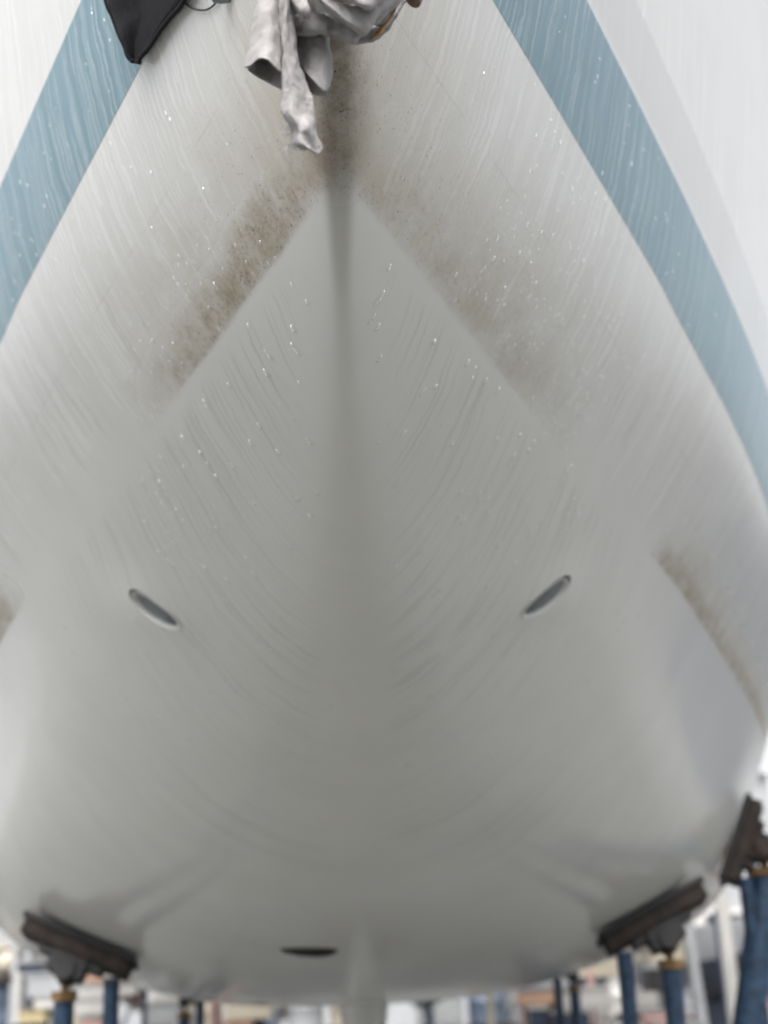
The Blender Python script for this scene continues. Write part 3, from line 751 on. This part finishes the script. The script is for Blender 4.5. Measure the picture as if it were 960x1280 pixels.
ylist = [(-15.2, 27, 8.5, 2.9, 'cream', 'orange', 'white', 'cream yacht with orange underbody, farthest left behind the stand'),
 (-11.6, 29, 9, 2.9, 'white', 'blue', 'white', 'white yacht with blue underbody behind the left stand'),
 (-8.2, 26, 8, 2.6, 'white', 'navy', 'cream', 'white yacht with navy underbody just right of the left stand'),
 (-5.3, 30, 9, 2.7, 'cream', 'red', 'white', 'cream yacht with red underbody between left stand and keel'),
 (-2.3, 28, 8.5, 2.6, 'white', 'pink', 'white', 'white yacht with faded pink underbody left of the keel'),
 (1.6, 29, 8.5, 2.8, 'white', 'blue', 'cream', 'white yacht with blue underbody right of the keel'),
 (4.5, 26, 8, 2.5, 'white', 'grey', 'white', 'white yacht with grey underbody right of the thin post'),
 (7.0, 29, 9, 2.8, 'pink', 'white', 'white', 'pale pink yacht with white underbody left of the right stand'),
 (10.2, 27, 8.8, 2.9, 'white', 'red', 'cream', 'white yacht with red underbody seen between the right stands'),
 (13.6, 30, 9.5, 3, 'cream', 'navy', 'white', 'cream yacht with navy underbody at the right edge'),
 (-19, 33, 9.5, 3, 'navy', 'red', 'white', 'navy yacht with red underbody at the left edge'),
 (17.6, 33, 9.5, 3, 'white', 'teal', 'white', 'white yacht with teal underbody past the right edge stand'),
 (6.6, 21, 7, 2.3, 'grey', 'navy', 'white', 'small grey yacht close behind the tall right stand'),
 (9.4, 22.5, 7, 2.3, 'cream', 'grey', 'grey', 'small cream yacht at the right edge behind the tall stand')]
for (x, Y, L, b, hc, bc, tc, lab) in ylist: yacht(x, Y, L, b, hc, bc, tc, lab, lift=rng.uniform(.75, 1.3))
# drums, fender racks, spare masts leaning, sheds
def drum(x, Y, c, z0, label):
    t = empty('drum', (x, Y, z0), label, 'drum', 'drums and buoys on the rack')
    MB().path([(x, Y, z0), (x, Y, z0+.02), (x, Y, z0+.30), (x, Y, z0+.32), (x, Y, z0+.34), (x, Y, z0+.60), (x, Y, z0+.62), (x, Y, z0+.64), (x, Y, z0+.88), (x, Y, z0+.9)],
              [.27, .29, .29, .305, .29, .29, .305, .29, .29, .27], 18).build('barrel', PM[c], t, True)
    MB().tube((x+.12, Y, z0+.9), (x+.12, Y, z0+.93), .04).build('bung', M_BLACK, t)
def rack(x, Y, w, label):
    t = empty('storage_rack', (x, Y, 0), label, 'rack', 'storage racks in the yard')
    for sx in (-1, 1):
        for sy in (-1, 1): MB().box((x+sx*w/2, Y+sy*.35, 1.25), (.08, .08, 2.5)).build('post', PM['grey'], t)
    for z in (.45, 1.15, 2.05): MB().box((x, Y, z), (w, .8, .06)).build('shelf', M_WOOD, t)
cs = ['blue', 'white', 'grey', 'white', 'navy', 'cream', 'pink', 'white', 'cream', 'white', 'blue', 'grey']
for r_i, (rx, ry, nm) in enumerate(((-6.6, 19, 'steel rack of drums low behind the left stand'), (-1.6, 21, 'steel rack of drums left of the keel'), (3.2, 20, 'steel rack of drums right of the keel'), (8.0, 18, 'steel rack of drums at the right'))):
    rack(rx, ry, 3.4, nm)
    for k in range(5):
        c = cs[(r_i*5+k*3) % 12]
        drum(rx-1.36+k*.68, ry, c, 1.18, f'{c} drum {("first","second","third","fourth","last")[k]} from left on the {nm.replace("steel rack of drums", "rack")}')
def shed(x, Y, w, h, d, c, label):
    t = empty('shed', (x, Y, 0), label, 'shed', 'sheds behind the yard')
    MB().box((x, Y, h/2), (w, d, h)).build('wall', PM[c], t)
    MB().add([(x-w/2-.3, Y-d/2-.3, h), (x+w/2+.3, Y-d/2-.3, h), (x+w/2+.3, Y, h+1.6), (x-w/2-.3, Y, h+1.6), (x-w/2-.3, Y+d/2+.3, h), (x+w/2+.3, Y+d/2+.3, h)],
             [(0, 1, 2, 3), (3, 2, 5, 4), (0, 3, 4), (1, 5, 2), (0, 4, 5, 1)]).build('roof', PM['grey'], t)
    for k in range(int(w//4)):
        fr_ = MB().box((x-w/2+2+k*4, Y-d/2-.02, h*.55), (1.6, .06, 1.2)).build('window', PM['white'], t)
        MB().box((x-w/2+2+k*4, Y-d/2-.06, h*.55), (1.4, .02, 1.0)).build('pane', M_WIN, fr_)
for a in ((-34, 52, 22, 5, 10, 'grey', 'long low grey shed on the left behind the boats'), (-8, 56, 20, 5.5, 10, 'grey', 'grey shed in the middle behind the boats'),
          (16, 54, 20, 9, 10, 'grey', 'tall grey shed on the right behind the boats'), (40, 52, 20, 10, 10, 'navy', 'navy shed at far right behind the boats'), (0, -14, 46, 6.5, 10, 'grey', 'added unseen grey shed behind the camera, blocking low sky from the bow')): shed(*a)  # last shed is unseen, added to block low sky and darken the underside

for k in range(36):                               # upright poles and spars stored on end
    Y = rng.uniform(13.5, 19); x = rng.uniform(-.34, .36)*Y; h = rng.uniform(1.35, 2.5)+(max(0, x/Y-.22)*12); w = rng.uniform(.03, .09)
    if abs(x) < 1.2: continue
    
    t = empty('upright_pole', (x, Y, 0), '', 'pole', 'upright poles in the yard')
    c = ('white', 'navy', 'cream', 'white', 'blue', 'grey', 'pink', 'black', 'white')[k % 9]; t['label'] = f'blurred {c} upright pole standing in the yard clutter'
    MB().path([(x, Y, 0), (x+rng.uniform(-.12, .12), Y, h)], [w, w*.8], 10).build('shaft', PM[c], t, True)
    MB().box((x, Y, .04), (.35, .35, .08)).build('foot', PM['grey'], t)

for k in range(30):                               # buoys and fenders lying on the racks' top shelves
    rx, ry = ((-6.6, 19), (-1.6, 21), (3.2, 20), (8.0, 18))[k % 4]; x = rx-1.5+(k//4)*.42+rng.uniform(-.05, .05); rad = rng.uniform(.12, .2)
    c = ('pink', 'white', 'orange', 'navy', 'cream', 'white', 'blue', 'yellow')[k*5 % 8]
    p = (x, ry+rng.uniform(-.15, .15), 2.08+rad)
    t = empty('mooring_buoy', (p[0], p[1], 2.08), f'blurred {c} buoy lying on the top shelf of a rack', 'buoy', 'buoys on the rack shelves')
    ang = [math.pi*i/8 for i in range(9)]
    MB().path([(p[0], p[1], p[2]-rad*math.cos(a)) for a in ang], [max(.004, rad*math.sin(a)) for a in ang], 14).build('ball', PM[c], t, True)
    MB().tube((p[0], p[1], p[2]+rad*.9), (p[0], p[1], p[2]+rad*1.25), .03).build('eye', PM['navy'], t)

n_ = 0
for k in range(22):                               # boxes stacked on pallets between the racks
    Y = rng.uniform(12.5, 17.5); x = rng.uniform(-.36, .38)*Y
    if abs(x) < 1.0: continue
    pt_ = empty('pallet', (x, Y, 0), 'timber pallet under a stack of small boxes in the yard', 'pallet', 'pallets in the yard')
    for j in range(4): MB().box((x, Y-.36+j*.24, .12), (.9, .1, .025)).build('plank', M_WOOD, pt_)
    for j in (-1, 1): MB().box((x+j*.35, Y, .053), (.09, .8, .105)).build('bearer', M_WOOD, pt_)
    z0 = .134; top_ = 1.45+rng.random()*.9+max(0, x/Y-.2)*4
    while z0 < top_:
        h = rng.uniform(.10, .30); w = rng.uniform(.14, .6); c = rng.choice(['white', 'cream', 'pink', 'grey', 'white', 'navy', 'blue', 'orange', 'grey', 'navy', 'blue', 'white', 'cream', 'yellow', 'grey', 'black', 'white'])
        bx = empty('storage_box', (x, Y, z0), f'small blurred {c} box in a stack on a yard pallet', 'box', 'boxes stacked on the pallets')
        ox = rng.uniform(-.16, .16)
        MB().box((x+ox, Y, z0+h*.42), (w, .4, h*.84)).build('body', PM[c], bx, False, .012)
        MB().box((x+ox, Y, z0+h*.92), (w+.03, .43, h*.13)).build('lid', PM[rng.choice(['white', 'grey', c])], bx, False, .006)
        z0 += h+.004
